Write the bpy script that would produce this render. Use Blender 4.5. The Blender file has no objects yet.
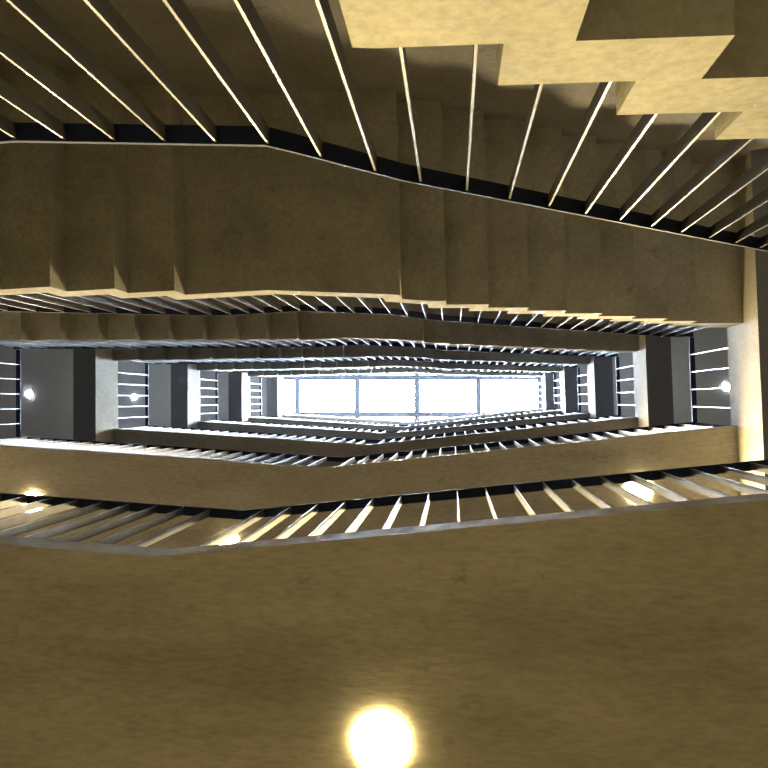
import bpy, bmesh, math, random
from mathutils import Vector, Matrix
random.seed(7)
S = 3.6                                  # metres per storey
sc = bpy.context.scene
COL = sc.collection

# ------------------------------------------------------------------ materials
def new_mat(name):
    m = bpy.data.materials.new(name); m.use_nodes = True
    nt = m.node_tree; nt.nodes.clear()
    out = nt.nodes.new('ShaderNodeOutputMaterial')
    return m, nt, out

def concrete(name, dark, mid, light, grain=1.0, streak=(1, 1, 1), rough=.85):
    m, nt, out = new_mat(name)
    N, L = nt.nodes.new, nt.links.new
    geo = N('ShaderNodeNewGeometry')
    mp = N('ShaderNodeMapping'); mp.inputs['Scale'].default_value = streak
    L(geo.outputs['Position'], mp.inputs['Vector'])
    n1 = N('ShaderNodeTexNoise'); n1.inputs['Scale'].default_value = 1.6
    n1.inputs['Detail'].default_value = 9; n1.inputs['Roughness'].default_value = .62
    L(mp.outputs[0], n1.inputs['Vector'])
    r1 = N('ShaderNodeValToRGB'); e = r1.color_ramp.elements
    e[0].position, e[0].color = .28, (*dark, 1)
    e[1].position, e[1].color = .74, (*light, 1)
    x = e.new(.5); x.color = (*mid, 1)
    L(n1.outputs['Fac'], r1.inputs['Fac'])
    n2 = N('ShaderNodeTexNoise'); n2.inputs['Scale'].default_value = 34
    n2.inputs['Detail'].default_value = 6; n2.inputs['Roughness'].default_value = .7
    L(mp.outputs[0], n2.inputs['Vector'])
    r2 = N('ShaderNodeValToRGB'); e = r2.color_ramp.elements
    g = 1 - .28 * grain
    e[0].position, e[0].color = .30, (g, g, g, 1)
    e[1].position, e[1].color = .62, (1, 1, 1, 1)
    L(n2.outputs['Fac'], r2.inputs['Fac'])
    mx = N('ShaderNodeMix'); mx.data_type = 'RGBA'; mx.blend_type = 'MULTIPLY'
    mx.inputs['Factor'].default_value = 1
    L(r1.outputs['Color'], mx.inputs['A']); L(r2.outputs['Color'], mx.inputs['B'])
    # small dark pits and blotches
    v = N('ShaderNodeTexNoise'); v.inputs['Scale'].default_value = 5.2; v.inputs['Detail'].default_value = 12
    v.inputs['Roughness'].default_value = .75
    L(geo.outputs['Position'], v.inputs['Vector'])
    r3 = N('ShaderNodeValToRGB'); e = r3.color_ramp.elements
    e[0].position, e[0].color = .30, (.55, .55, .56, 1)
    e[1].position, e[1].color = .40, (1, 1, 1, 1)
    L(v.outputs['Fac'], r3.inputs['Fac'])
    mx2 = N('ShaderNodeMix'); mx2.data_type = 'RGBA'; mx2.blend_type = 'MULTIPLY'
    mx2.inputs['Factor'].default_value = .8
    L(mx.outputs['Result'], mx2.inputs['A']); L(r3.outputs['Color'], mx2.inputs['B'])
    b = N('ShaderNodeBsdfPrincipled'); b.inputs['Roughness'].default_value = rough
    b.inputs['Specular IOR Level'].default_value = .25
    L(mx2.outputs['Result'], b.inputs['Base Color'])
    bp = N('ShaderNodeBump'); bp.inputs['Strength'].default_value = .18 * grain; bp.inputs['Distance'].default_value = .01
    L(n2.outputs['Fac'], bp.inputs['Height']); L(bp.outputs['Normal'], b.inputs['Normal'])
    L(b.outputs[0], out.inputs['Surface'])
    return m

def add_upper_bounce(m, z, col):
    nt = m.node_tree; N, L = nt.nodes.new, nt.links.new
    b = next(n for n in nt.nodes if n.type == 'BSDF_PRINCIPLED')
    src = b.inputs['Base Color'].links[0].from_socket
    geo = N('ShaderNodeNewGeometry'); sep = N('ShaderNodeSeparateXYZ'); L(geo.outputs['Position'], sep.inputs[0])
    gt = N('ShaderNodeMath'); gt.operation = 'GREATER_THAN'; gt.inputs[1].default_value = z
    L(sep.outputs['Z'], gt.inputs[0])
    mx = N('ShaderNodeMix'); mx.data_type = 'RGBA'
    L(gt.outputs[0], mx.inputs['Factor']); L(src, mx.inputs['A']); mx.inputs['B'].default_value = (*col, 1)
    L(mx.outputs['Result'], b.inputs['Base Color'])

def paint(name, col, rough, metal=0.0, spec=.5, var=.15):
    m, nt, out = new_mat(name)
    N, L = nt.nodes.new, nt.links.new
    geo = N('ShaderNodeNewGeometry')
    n = N('ShaderNodeTexNoise'); n.inputs['Scale'].default_value = 9; n.inputs['Detail'].default_value = 5
    L(geo.outputs['Position'], n.inputs['Vector'])
    r = N('ShaderNodeValToRGB'); e = r.color_ramp.elements
    e[0].position, e[0].color = .3, (*[c * (1 - var) for c in col], 1)
    e[1].position, e[1].color = .7, (*[min(1, c * (1 + var)) for c in col], 1)
    L(n.outputs['Fac'], r.inputs['Fac'])
    b = N('ShaderNodeBsdfPrincipled')
    b.inputs['Roughness'].default_value = rough; b.inputs['Metallic'].default_value = metal
    b.inputs['Specular IOR Level'].default_value = spec
    L(r.outputs['Color'], b.inputs['Base Color']); L(b.outputs[0], out.inputs['Surface'])
    return m

def emitter(name, col, strength):
    m, nt, out = new_mat(name)
    e = nt.nodes.new('ShaderNodeEmission')
    e.inputs['Color'].default_value = (*col, 1); e.inputs['Strength'].default_value = strength
    nt.links.new(e.outputs[0], out.inputs['Surface'])
    return m

def glass(name):
    m, nt, out = new_mat(name)
    N, L = nt.nodes.new, nt.links.new
    t = N('ShaderNodeBsdfTransparent'); t.inputs['Color'].default_value = (.97, .985, 1, 1)
    g = N('ShaderNodeBsdfGlossy'); g.inputs['Roughness'].default_value = .03
    mx = N('ShaderNodeMixShader'); mx.inputs[0].default_value = .06
    L(t.outputs[0], mx.inputs[1]); L(g.outputs[0], mx.inputs[2]); L(mx.outputs[0], out.inputs['Surface'])
    return m

CONC = concrete('board_marked_concrete', (.25, .237, .20), (.39, .37, .315), (.495, .465, .395))
SOFF = concrete('soffit_concrete', (.32, .30, .255), (.45, .42, .365), (.55, .515, .445), streak=(.45, 1.6, 1))
BEAMS = paint('shade_toned_beam_soffit', (.17, .17, .18), .8, spec=.2, var=.06)  # darker tone puts the shade under the beams into the colour
GREY = paint('grey_painted_ceiling', (.46, .46, .47), .8, spec=.2, var=.04)
BEAMM = concrete('beam_concrete', (.40, .37, .31), (.50, .465, .39), (.58, .545, .46))
WALLM = concrete('wall_concrete', (.23, .215, .185), (.29, .27, .235), (.35, .33, .29))
add_upper_bounce(WALLM, 2.97 * S, (.78, .79, .80))  # upper walls whitened as an added reflector for the levels above
GROUND = concrete('ground_floor_screed', (.36, .35, .34), (.43, .42, .40), (.50, .49, .47), rough=.6)
DARKF = concrete('bounce_damping_screed', (.06, .058, .055), (.08, .077, .072), (.10, .097, .09), rough=.6)  # darkened walking surface, cuts bounced light on the lower levels
FLOORM = concrete('bounce_lifting_screed', (.42, .42, .41), (.50, .50, .49), (.58, .58, .57), rough=.55)  # pale walking surface, added to bounce light onto the undersides above
NAVY = paint('dark_navy_handrail_paint', (.012, .019, .055), .6, spec=.15)
STEEL = paint('brushed_flat_bar_steel', (.21, .207, .20), .40, metal=.9)
PLATE = paint('dark_riser_steel', (.035, .034, .034), .4)
FRAME = paint('dark_skylight_frame', (.045, .048, .06), .7, spec=.1)

WARM = emitter('warm_lamp_glow', (1, .77, .31), 1850)
WARM3 = emitter('warm_added_lamp_glow', (1, .82, .52), 480)  # only for the added lamps under the third gallery
WARM2 = emitter('warm_gallery_lamp_glow', (1, .78, .40), 1400)
COOL = emitter('cool_spot_glow', (.80, .90, 1), 2500)
GLASS = glass('skylight_glass')
SIDE = paint('shade_toned_bar_side', (.022, .022, .026), .55, spec=.25)  # dark tone stands in for the shade on the stair bar sides
RIM = paint('white_lamp_rim', (.7, .68, .62), .5)

# ------------------------------------------------------------------ object helpers
def link(name, bm, mat, parent=None):
    bmesh.ops.remove_doubles(bm, verts=bm.verts, dist=1e-5)
    bmesh.ops.recalc_face_normals(bm, faces=bm.faces)
    me = bpy.data.meshes.new(name); bm.to_mesh(me); bm.free()
    me.materials.append(mat)
    o = bpy.data.objects.new(name, me); COL.objects.link(o)
    if parent: o.parent = parent
    return o

def finish(o, m=None):
    """top faces take a pale or dark tone that steers bounced light"""
    o.data.materials.append(m or FLOORM)
    for p in o.data.polygons:
        if p.normal.z > .9: p.material_index = 1

def struct(name, bm, mat):
    o = link(name, bm, mat); o['kind'] = 'structure'
    if name == 'landing_slab': finish(o)
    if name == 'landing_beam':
        o.data.materials.append(BEAMS)  # downward faces get the painted-in shade
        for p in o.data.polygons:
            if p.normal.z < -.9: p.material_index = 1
    return o

def thing(name, label, cat, loc=(0, 0, 0), group=None):
    o = bpy.data.objects.new(name, None); COL.objects.link(o)
    o.location = loc; o.empty_display_size = .2
    o['label'] = label; o['category'] = cat
    if group: o['group'] = group
    return o

def poly_prism(bm, pts, z0, z1):
    """pts: XY outline in storeys, extruded between z0 and z1 (storeys)"""
    lo = [bm.verts.new((x * S, y * S, z0 * S)) for x, y in pts]
    hi = [bm.verts.new((x * S, y * S, z1 * S)) for x, y in pts]
    n = len(pts)
    bm.faces.new(lo[::-1]); bm.faces.new(hi)
    for i in range(n):
        bm.faces.new((lo[i], lo[(i + 1) % n], hi[(i + 1) % n], hi[i]))
    return bm

def box(x0, x1, y0, y1, z0, z1, bm=None):
    return poly_prism(bm or bmesh.new(), [(x0, y0), (x1, y0), (x1, y1), (x0, y1)], z0, z1)

# ------------------------------------------------------------------ plan of the stair well (storeys)
LL = (-1.3345, .1128); LU = (-1.3371, -.1553)
RL = (.6809, .0631);  RU = (.6733, -.1790)
BB = (-.3259, .1720); TB = (-.3330, -.1985); TM = (-.120, -.1885); TN = (-.040, -.1825)
WL, WR, WT, WB = -2.0, 1.336, -.556, .80         # wall faces
ROOF = 7.0
H = [-.236, .8646, 1.964, 2.964, 3.964, 4.964, 5.964]
HR1 = H[1]                                # right landing of the first level is level with its gallery
T_SLAB = .045
T_BEAM = .195
BW = .087
sl = (LL[0] - LU[0]) / (LL[1] - LU[1]); sr = (RL[0] - RU[0]) / (RL[1] - RU[1])
def xl(y): return LU[0] + sl * (y - LU[1])
def xr(y): return RU[0] + sr * (y - RU[1])
def lerp(a, b, t): return a + (b - a) * t
def yin(x):
    if x < TB[0]: return lerp(LU[1], TB[1], (x - LU[0]) / (TB[0] - LU[0]))
    if x < TM[0]: return lerp(TB[1], TM[1], (x - TB[0]) / (TM[0] - TB[0]))
    if x < TN[0]: return lerp(TM[1], TN[1], (x - TM[0]) / (TN[0] - TM[0]))
    return lerp(TN[1], RU[1], (x - TN[0]) / (RU[0] - TN[0]))
def skew(x): return lerp(sl, sr, (x - LU[0]) / (RU[0] - LU[0]))

# ------------------------------------------------------------------ shell
struct('floor', box(WL, WR, WT, WB, H[0] - .08, H[0]), GROUND)
TW = .06
struct('wall_left', box(WL - TW, WL, WT - TW, WB + TW, H[0] - .08, ROOF), WALLM)
struct('wall_right', box(WR, WR + TW, WT - TW, WB + TW, H[0] - .08, ROOF), WALLM)
struct('wall_back', box(WL, WR, WT - TW, WT, H[0] - .08, ROOF), WALLM)
struct('wall_front', box(WL, WR, WB, WB + TW, H[0] - .08, ROOF), WALLM)

for k in range(1, 7):
    h = H[k]
    # gallery on the near side of the well
    struct('gallery_slab', poly_prism(bmesh.new(), [LL, BB, RL, (xr(WB), WB), (xl(WB), WB)], h - T_SLAB, h), SOFF)
    finish(COL.objects[-1], DARKF if k < 3 else FLOORM)  # dark low down, pale higher up, to steer the bounced light
    # landings at the two ends, each with a down-stand beam along the well
    struct('landing_slab', poly_prism(bmesh.new(), [(WL, WT), (xl(WT) - BW, WT), (xl(WB) - BW, WB), (WL, WB)], h - T_SLAB, h), GREY)
    hr = HR1 if k == 1 else h
    struct('landing_slab', poly_prism(bmesh.new(), [(xr(WT) + BW, WT), (WR, WT), (WR, WB), (xr(WB) + BW, WB)], hr - T_SLAB, hr), GREY)
    struct('landing_beam', poly_prism(bmesh.new(), [(xl(WT) - BW, WT), (xl(WT), WT), (xl(WB), WB), (xl(WB) - BW, WB)], h - T_BEAM, h), BEAMM)
    struct('landing_beam', poly_prism(bmesh.new(), [(xr(WT), WT), (xr(WT) + BW, WT), (xr(WB) + BW, WB), (xr(WB), WB)], hr - T_BEAM, hr), BEAMM)


# ------------------------------------------------------------------ skylight
sky = bpy.data.objects.new('window_1', None); COL.objects.link(sky); sky['kind'] = 'structure'
sky.location = (-.33 * S, .13 * S, ROOF * S)
def sky_child(name, bm, mat):
    o = link(name, bm, mat, sky); o.matrix_parent_inverse = Matrix.Translation(-Vector(sky.location)); return o
BX = [WL - TW, -1.441, -.882, -.331, .226, .781, WR + TW]
BY = [WT - TW, -.205, .134, .473, WB + TW]
bw = .023
for x in BX[1:-1]:
    sky_child('mullion', box(x - bw, x + bw, BY[0], BY[-1], ROOF + .001, ROOF + .05), FRAME)
for i in range(len(BX) - 1):
    xa = BX[i] + (bw if i else 0); xb = BX[i + 1] - (bw if i < len(BX) - 2 else 0)
    for y in BY[1:-1]:
        sky_child('transom', box(xa, xb, y - bw, y + bw, ROOF + .005, ROOF + .045), FRAME)
    for j in range(len(BY) - 1):
        ya = BY[j] + (bw if j else 0); yb = BY[j + 1] - (bw if j < len(BY) - 2 else 0)
        sky_child('pane', box(xa, xb, ya, yb, ROOF + .024, ROOF + .027), GLASS)

# ------------------------------------------------------------------ stair flights
TLf = .0838          # going of the right and the left run
XR1, XL10, OFF = -.130, -.523, .036

def column_mesh(cols):
    """cols: list of (x0, x1, bottom, top) in storeys; the inner face follows the well edge"""
    bm = bmesh.new()
    def inn(x, z): return bm.verts.new((x * S, yin(x) * S, z * S))
    def out(x, z):
        return bm.verts.new(((x + skew(x) * (WT - yin(x))) * S, WT * S, z * S))
    def cross(x, z0, z1):
        if z1 - z0 > 1e-6: bm.faces.new((inn(x, z0), inn(x, z1), out(x, z1), out(x, z0)))
    pb = None
    for i, (x0, x1, b, t) in enumerate(cols):
        bm.faces.new((inn(x0, b), inn(x1, b), inn(x1, t), inn(x0, t)))
        bm.faces.new((out(x0, b), out(x1, b), out(x1, t), out(x0, t)))
        bm.faces.new((inn(x0, t), inn(x1, t), out(x1, t), out(x0, t)))
        bm.faces.new((inn(x0, b), inn(x1, b), out(x1, b), out(x0, b)))
        if pb is None: cross(x0, b, t)
        else:
            cross(x0, min(pb[0], b), max(pb[0], b)); cross(x0, min(pb[1], t), max(pb[1], t))
        pb = (b, t)
    cross(cols[-1][1], *pb)
    return bm

def cols_from(x0, x1, top, bot, extra=()):
    xs = sorted({x0, x1, *[x for x, _ in top if x0 < x < x1], *[x for x, _ in bot if x0 < x < x1], *[x for x in extra if x0 < x < x1]})
    def val(steps, x):
        v = steps[0][1]
        for sx, sv in steps:
            if sx <= x + 1e-9: v = sv
        return v
    return [(a, b, val(bot, a), val(top, a)) for a, b in zip(xs, xs[1:])]

FL = ['yellow lit sawtooth concrete stair cropped by the top right corner of the photo',
      'brown concrete stair with broad stepped underside directly below the nearest handrail',
      'second stepped stair underside, narrow brown strip between cream zigzag edges',
      'third stepped stair underside, thin grey strip further up the well',
      'fourth stepped stair underside, thin bluish strip close under the skylight',
      'highest concrete stair, pale sliver along the upper edge of the skylight']
RLAB = ['nearest dark flat bar stair railing across the top of the photo',
        'stair railing on the cream zigzag edge of the broad brown stair underside',
        'small stair railing on the second narrow stepped stair strip',
        'small stair railing on the third grey stepped stair strip',
        'tiny stair railing on the bluish stair strip close under the skylight',
        'highest tiny stair railing at the upper edge of the skylight']
GLAB = ['nearest gallery railing with cream lit flat bars above the large brown soffit and lamp',
        'second gallery railing, on the brown slab just above the nearest gallery handrail',
        'third gallery railing, thin bars ringing the middle of the well',
        'fourth gallery railing, tiny bars three slabs above the nearest gallery',
        'fifth gallery railing, very small bars just beneath the skylight opening',
        'topmost gallery railing, pale dotted outline against the white skylight']

# one baluster mesh of unit height, shared; flat bar 8 mm thick, 40 mm deep
BT, BD = .0065, .040
bmb = bmesh.new()
for_box = [(-BT / 2, -BD / 2), (BT / 2, -BD / 2), (BT / 2, BD / 2), (-BT / 2, BD / 2)]
lo = [bmb.verts.new((x, y, 0)) for x, y in for_box]; hi = [bmb.verts.new((x, y, 1)) for x, y in for_box]
bmb.faces.new(lo[::-1]); bmb.faces.new(hi)
for i in range(4): bmb.faces.new((lo[i], lo[(i + 1) % 4], hi[(i + 1) % 4], hi[i]))
BAL = bpy.data.meshes.new('baluster'); bmb.to_mesh(BAL); bmb.free(); BAL.materials.append(STEEL)

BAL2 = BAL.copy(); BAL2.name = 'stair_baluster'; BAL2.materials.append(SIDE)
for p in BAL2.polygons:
    if abs(p.normal.x) > .5: p.material_index = 1  # side faces carry painted shade, thin edges stay bright steel
RAILW, RAILT, RH, GH = .050, .016, .269, .305       # rail section in metres, rail height in storeys
def handrail(path, parent, origin):
    """path: world-metre points (rail top centre line); swept flat bar with mitred corners"""
    bm = bmesh.new(); rings = []
    n = len(path)
    for i, p in enumerate(path):
        d0 = (path[i] - path[i - 1]) if i else (path[1] - path[0])
        d1 = (path[i + 1] - path[i]) if i < n - 1 else d0
        a = Vector((d0.x, d0.y, 0)).normalized(); b = Vector((d1.x, d1.y, 0)).normalized()
        m = (a + b).normalized(); nrm = Vector((-m.y, m.x, 0)); w = RAILW / 2 / max(.3, m.dot(a))
        q = p - origin
        rings.append([bm.verts.new(q + nrm * s * w + Vector((0, 0, z))) for s, z in ((-1, -RAILT), (1, -RAILT), (1, 0), (-1, 0))])
    for r, s in zip(rings, rings[1:]):
        for i in range(4): bm.faces.new((r[i], r[(i + 1) % 4], s[(i + 1) % 4], s[i]))
    bm.faces.new(rings[0][::-1]); bm.faces.new(rings[-1])
    return link('handrail', bm, NAVY, parent)

def baluster(parent, origin, x, y, z0, z1, ang, me=BAL):
    o = bpy.data.objects.new('baluster', me); COL.objects.link(o); o.parent = parent
    o.location = Vector((x * S, y * S, z0 * S)) - origin
    o.rotation_euler = (0, 0, ang); o.scale = (1, 1, (z1 - z0) * S)
    return o

INS = .0058                              # rail centre line sits this far back from the edge (storeys)
for k in range(1, 7):
    top, prev = H[k], H[k - 1]
    n_up, TR, RE = (11, .078, 1.6) if k == 1 else (10, .0809, .85)
    r = rl = (top - prev) / (10 + n_up); Lz = prev + 10 * r
    tops_l = [(-9, prev)] + [(XL10 - TLf * (9 - j), prev + (j + 1) * rl) for j in range(10)]
    bots_l = [(-9, prev - rl)] + [(XL10 - TLf * (9 - j) + OFF, prev + (j) * rl) for j in range(10)]
    tops_r = [(-9, Lz)] + [(XR1 + TR * j, Lz + (j + 1) * r) for j in range(n_up)]
    bots_r = [(-9, Lz - r)] + [(XR1 + TR * j + OFF, Lz + j * r) for j in range(n_up - 1)]
    if k == 1: bots_l = [(x, max(z, prev)) for x, z in bots_l]
    st = thing('concrete_stair', FL[k - 1], 'staircase', (LU[0] * S, LU[1] * S, prev * S))
    inv = Matrix.Translation(-Vector(st.location))
    def part(name, bm, mat, parent=st, inv=inv):
        o = link(name, bm, mat, parent); o.matrix_parent_inverse = inv; return o
    x_start = LU[0]
    if k == 1:  # the lowest run stands on the floor: start at its first riser
        x_start = tops_l[1][0]
    lower = part('lower_flight', column_mesh(cols_from(x_start, XL10 + OFF, tops_l, bots_l)), CONC)
    part('landing', column_mesh(cols_from(XL10 + OFF, XR1, [(-9, Lz)], [(-9, Lz - r)], (TB[0],))), CONC)
    upper = part('upper_flight', column_mesh(cols_from(XR1, RU[0], tops_r, bots_r, (TM[0], TN[0]))), CONC)
    for c in st.children: finish(c, FLOORM if k > 3 else DARKF)  # tread tone by level, chosen for the light it bounces
    # steel plates fixed on the treads against the risers
    for par, tops in ((lower, tops_l), (upper, tops_r)):
        for (xa, za), (xb, zb) in zip(tops, tops[1:]):
            if xb > RU[0]: continue
            y1 = yin(xb) - .0025
            bm = box(xb - .0068, xb - .004, y1 - .26, y1, za, za + r * .72)
            o = link('riser_plate', bm, STEEL, par); o.matrix_parent_inverse = inv
    # ---- railing of this flight
    rr = thing('stair_railing', RLAB[k - 1], 'railing', (XR1 * S, yin(XR1) * S, Lz * S), 'stair railings')
    org = Vector(rr.location)
    def rz(x):
        if x < XL10: return min(Lz, max(prev, lerp(prev, Lz, (x - (XL10 - 9.4 * TLf)) / (9.4 * TLf)))) + RH
        if x < XR1 - .008: return Lz + RH
        return min(top, lerp(Lz, top, (x - (XR1 - .008)) / ((n_up - RE) * TR))) + RH
    pts = [x for x in (LU[0], XL10 - 9.4 * TLf, XL10, TB[0], XR1 - .008, TM[0], TN[0], XR1 - .008 + (n_up - RE) * TR, RU[0])]
    path = [Vector((x * S, (yin(x) - INS) * S, rz(x) * S)) for x in pts]
    handrail(path, rr, org)
    def foot(x):
        if x < XL10 + 1e-6 or x < XL10: v = tops_l
        elif x < XR1: return Lz
        else: v = tops_r
        z = v[0][1]
        for sx, sz in v:
            if sx <= x: z = sz
        return z
    xs = []
    for j in range(-1, 10):
        b0 = XL10 - TLf * (9 - j)
        xs += [b0 + .027, b0 + .027 + TLf / 2]
    x = XR1 + .033 - TR / 2
    mid = []
    while x > xs[-1] + .028: mid.append(x); x -= TR / 2
    xs += mid[::-1]
    for j in range(n_up):
        b0 = XR1 + TR * j
        d = .029 if j == 0 else .025
        xs += [b0 + d, b0 + d + TR / 2]
    for x in xs:
        if x < LU[0] + .02 or x > RU[0] - .012: continue
        ang = math.atan2(yin(x + .01) - yin(x - .01), .02)
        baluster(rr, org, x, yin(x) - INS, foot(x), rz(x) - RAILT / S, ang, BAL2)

    # ---- railing round the gallery: right landing, gallery, left landing
    gr = thing('gallery_railing', GLAB[k - 1], 'railing', (BB[0] * S, BB[1] * S, top * S), 'gallery railings')
    org = Vector(gr.location); top = H[k]; hr = HR1 if k == 1 else top
    corners = [(RU[0] + INS, RU[1]), (RL[0] + INS, RL[1] + INS), (BB[0], BB[1] + INS), (LL[0] - INS, LL[1] + INS), (LU[0] - INS, LU[1])]
    zt = (top + GH) * S
    xm = .56; xm = (xm, lerp(corners[2][1], corners[1][1], (xm - corners[2][0]) / (corners[1][0] - corners[2][0])))
    zr = (hr + GH) * S
    hp = [(corners[0], zr), (corners[1], zr)] + ([(xm, zt)] if k == 1 else []) + [(c, zt) for c in corners[2:]]
    handrail([Vector((x * S, y * S, z)) for (x, y), z in hp], gr, org)
    z1 = top + GH - RAILT / S
    def run(a, b, n=None, ts=None, dz=0):
        d = (b[0] - a[0], b[1] - a[1]); ang = math.atan2(d[1], d[0])
        for t in (ts or [i / n for i in range(1, n)]):
            baluster(gr, org, a[0] + d[0] * t, a[1] + d[1] * t, top + dz, z1 + dz, ang)
    run(corners[0], corners[1], 5, dz=hr - top)
    run(corners[3], corners[4], 6)
    ln = math.hypot(corners[1][0] - corners[2][0], corners[1][1] - corners[2][1])
    xs = [.0058 + .0425 * i for i in range(-40, 20)]
    a, b = corners[1], corners[2]
    run(a, b, ts=[(x - a[0]) / (b[0] - a[0]) for x in xs if b[0] + .01 < x < a[0] - .012])
    a, b = corners[2], corners[3]
    run(a, b, ts=[(x - a[0]) / (b[0] - a[0]) for x in xs if b[0] + .012 < x < a[0] - .01])
    for c in (corners[1], corners[3]):
        baluster(gr, org, c[0], c[1], top, z1, math.pi / 4)

# ------------------------------------------------------------------ lamps
def lathe(bm, prof, seg=40):
    rings = []
    for rr_, z in prof:
        if rr_ < 1e-6: rings.append([bm.verts.new((0, 0, z))])
        else: rings.append([bm.verts.new((rr_ * math.cos(2 * math.pi * i / seg), rr_ * math.sin(2 * math.pi * i / seg), z)) for i in range(seg)])
    for a, b in zip(rings, rings[1:]):
        for i in range(seg):
            j = (i + 1) % seg
            if len(a) == 1: bm.faces.new((a[0], b[i], b[j]))
            elif len(b) == 1: bm.faces.new((a[i], a[j], b[0]))
            else: bm.faces.new((a[i], a[j], b[j], b[i]))
    return bm

def smooth(o):
    for p in o.data.polygons: p.use_smooth = True

def ceiling_lamp(x, y, z, rad, label, glow, name='ceiling_lamp'):
    bulge = .026 if glow is WARM else .02
    t = thing(name, label, 'lamp', (x * S, y * S, z * S), 'ceiling lamps')
    b = link('lamp_base', lathe(bmesh.new(), [(0, 0), (rad * .97, 0), (rad * .97, -.004), (0, -.004)]), RIM, t)
    n = 8
    prof = [(rad * .985, -.004)] + [(rad * math.cos(a) if a < math.pi / 2 - 1e-4 else 0, -.0045 - rad * bulge * math.sin(a)) for a in [math.pi / 2 * i / n for i in range(n + 1)]]
    d = link('lamp_diffuser', lathe(bmesh.new(), prof), glow, t); smooth(d)
    return t

ceiling_lamp(-.077, .3616, H[1] - T_SLAB, .103, 'large glowing round lamp on the brown soffit at the bottom of the photo', WARM)
ceiling_lamp(.447, .217, H[2] - T_SLAB, .115, 'warm glowing lamp behind the cream bars at the right of the nearest gallery railing', WARM2)
ceiling_lamp(-1.093, .267, H[2] - T_SLAB, .100, 'warm glowing lamp behind the bars at the far left of the nearest gallery railing', WARM2)
ceiling_lamp(-.568, .366, H[2] - T_SLAB, .100, 'warm lamp just peeping over the slab edge near the bend of the nearest gallery', WARM2)
ceiling_lamp(-1.683, -.0237, H[3] - T_SLAB, .045, 'small bluish white spotlight on the grey ceiling at the far left edge', COOL, 'ceiling_spotlight')
ceiling_lamp(-1.678, -.0157, H[4] - T_SLAB, .045, 'small bluish white spotlight behind the second set of left landing bars', COOL, 'ceiling_spotlight')
ceiling_lamp(.998, -.0474, H[3] - T_SLAB, .045, 'tiny bluish spotlight glimpsed beside the pale right landing beam', COOL, 'ceiling_spotlight')

ceiling_lamp(.447, .217, H[3] - T_SLAB, .115, 'unseen added warm lamp on the underside of the third gallery slab, to the right', WARM3)  # unseen lamp pair added to carry warm light higher
ceiling_lamp(-.568, .366, H[3] - T_SLAB, .100, 'unseen added warm lamp on the underside of the third gallery slab, to the left', WARM3)
for k, tx in ((4, 'fourth'), (5, 'fifth'), (6, 'topmost')):  # unseen spotlights added to lift cool light up the well
    ceiling_lamp(.998, -.0474, H[k] - T_SLAB, .045, f'unseen added bluish spotlight on the {tx} right landing ceiling behind its beam', COOL, 'ceiling_spotlight')
    if k > 4: ceiling_lamp(-1.68, -.0157, H[k] - T_SLAB, .045, f'unseen added bluish spotlight on the {tx} left landing ceiling behind its beam', COOL, 'ceiling_spotlight')
ceiling_lamp(.998, -.0474, H[2] - T_SLAB, .045, 'unseen added bluish spotlight on the second right landing ceiling behind its beam', COOL, 'ceiling_spotlight')  # added out of view for cool bounce, like its left twin
ceiling_lamp(-1.68, -.0157, H[2] - T_SLAB, .045, 'unseen added bluish spotlight on the second left landing ceiling behind its beam', COOL, 'ceiling_spotlight')

# ------------------------------------------------------------------ sky
w = bpy.data.worlds.new('overcast_sky'); sc.world = w; w.use_nodes = True
bg = w.node_tree.nodes['Background']
bg.inputs['Color'].default_value = (.76, .88, 1, 1); bg.inputs['Strength'].default_value = 290

# ------------------------------------------------------------------ camera, looking up the well
f = 768.0
Vx, Vy = 453.464, 399.991
u = Vector(((Vx - 384) / f, (Vy - 384) / f, 1)).normalized()
ex = Vector((1, 0, 0)); ex = (ex - u * ex.dot(u)).normalized()
ey = u.cross(ex)
right = Vector((ex[0], ey[0], u[0])); up = -Vector((ex[1], ey[1], u[1])); back = -Vector((ex[2], ey[2], u[2]))
cam = bpy.data.cameras.new('camera'); cam.sensor_width = 36; cam.lens = 36; cam.clip_start = .02; cam.clip_end = 200
co = bpy.data.objects.new('camera', cam); COL.objects.link(co)
M = Matrix((right, up, back)).transposed().to_4x4(); co.matrix_world = M
sc.camera = co

sc.view_settings.view_transform = 'Standard'; sc.view_settings.look = 'None'
sc.view_settings.exposure = 0; sc.view_settings.gamma = 1; sc.view_settings.use_curve_mapping = False
sc.cycles.max_bounces = 10; sc.cycles.diffuse_bounces = 6; sc.cycles.transparent_max_bounces = 12
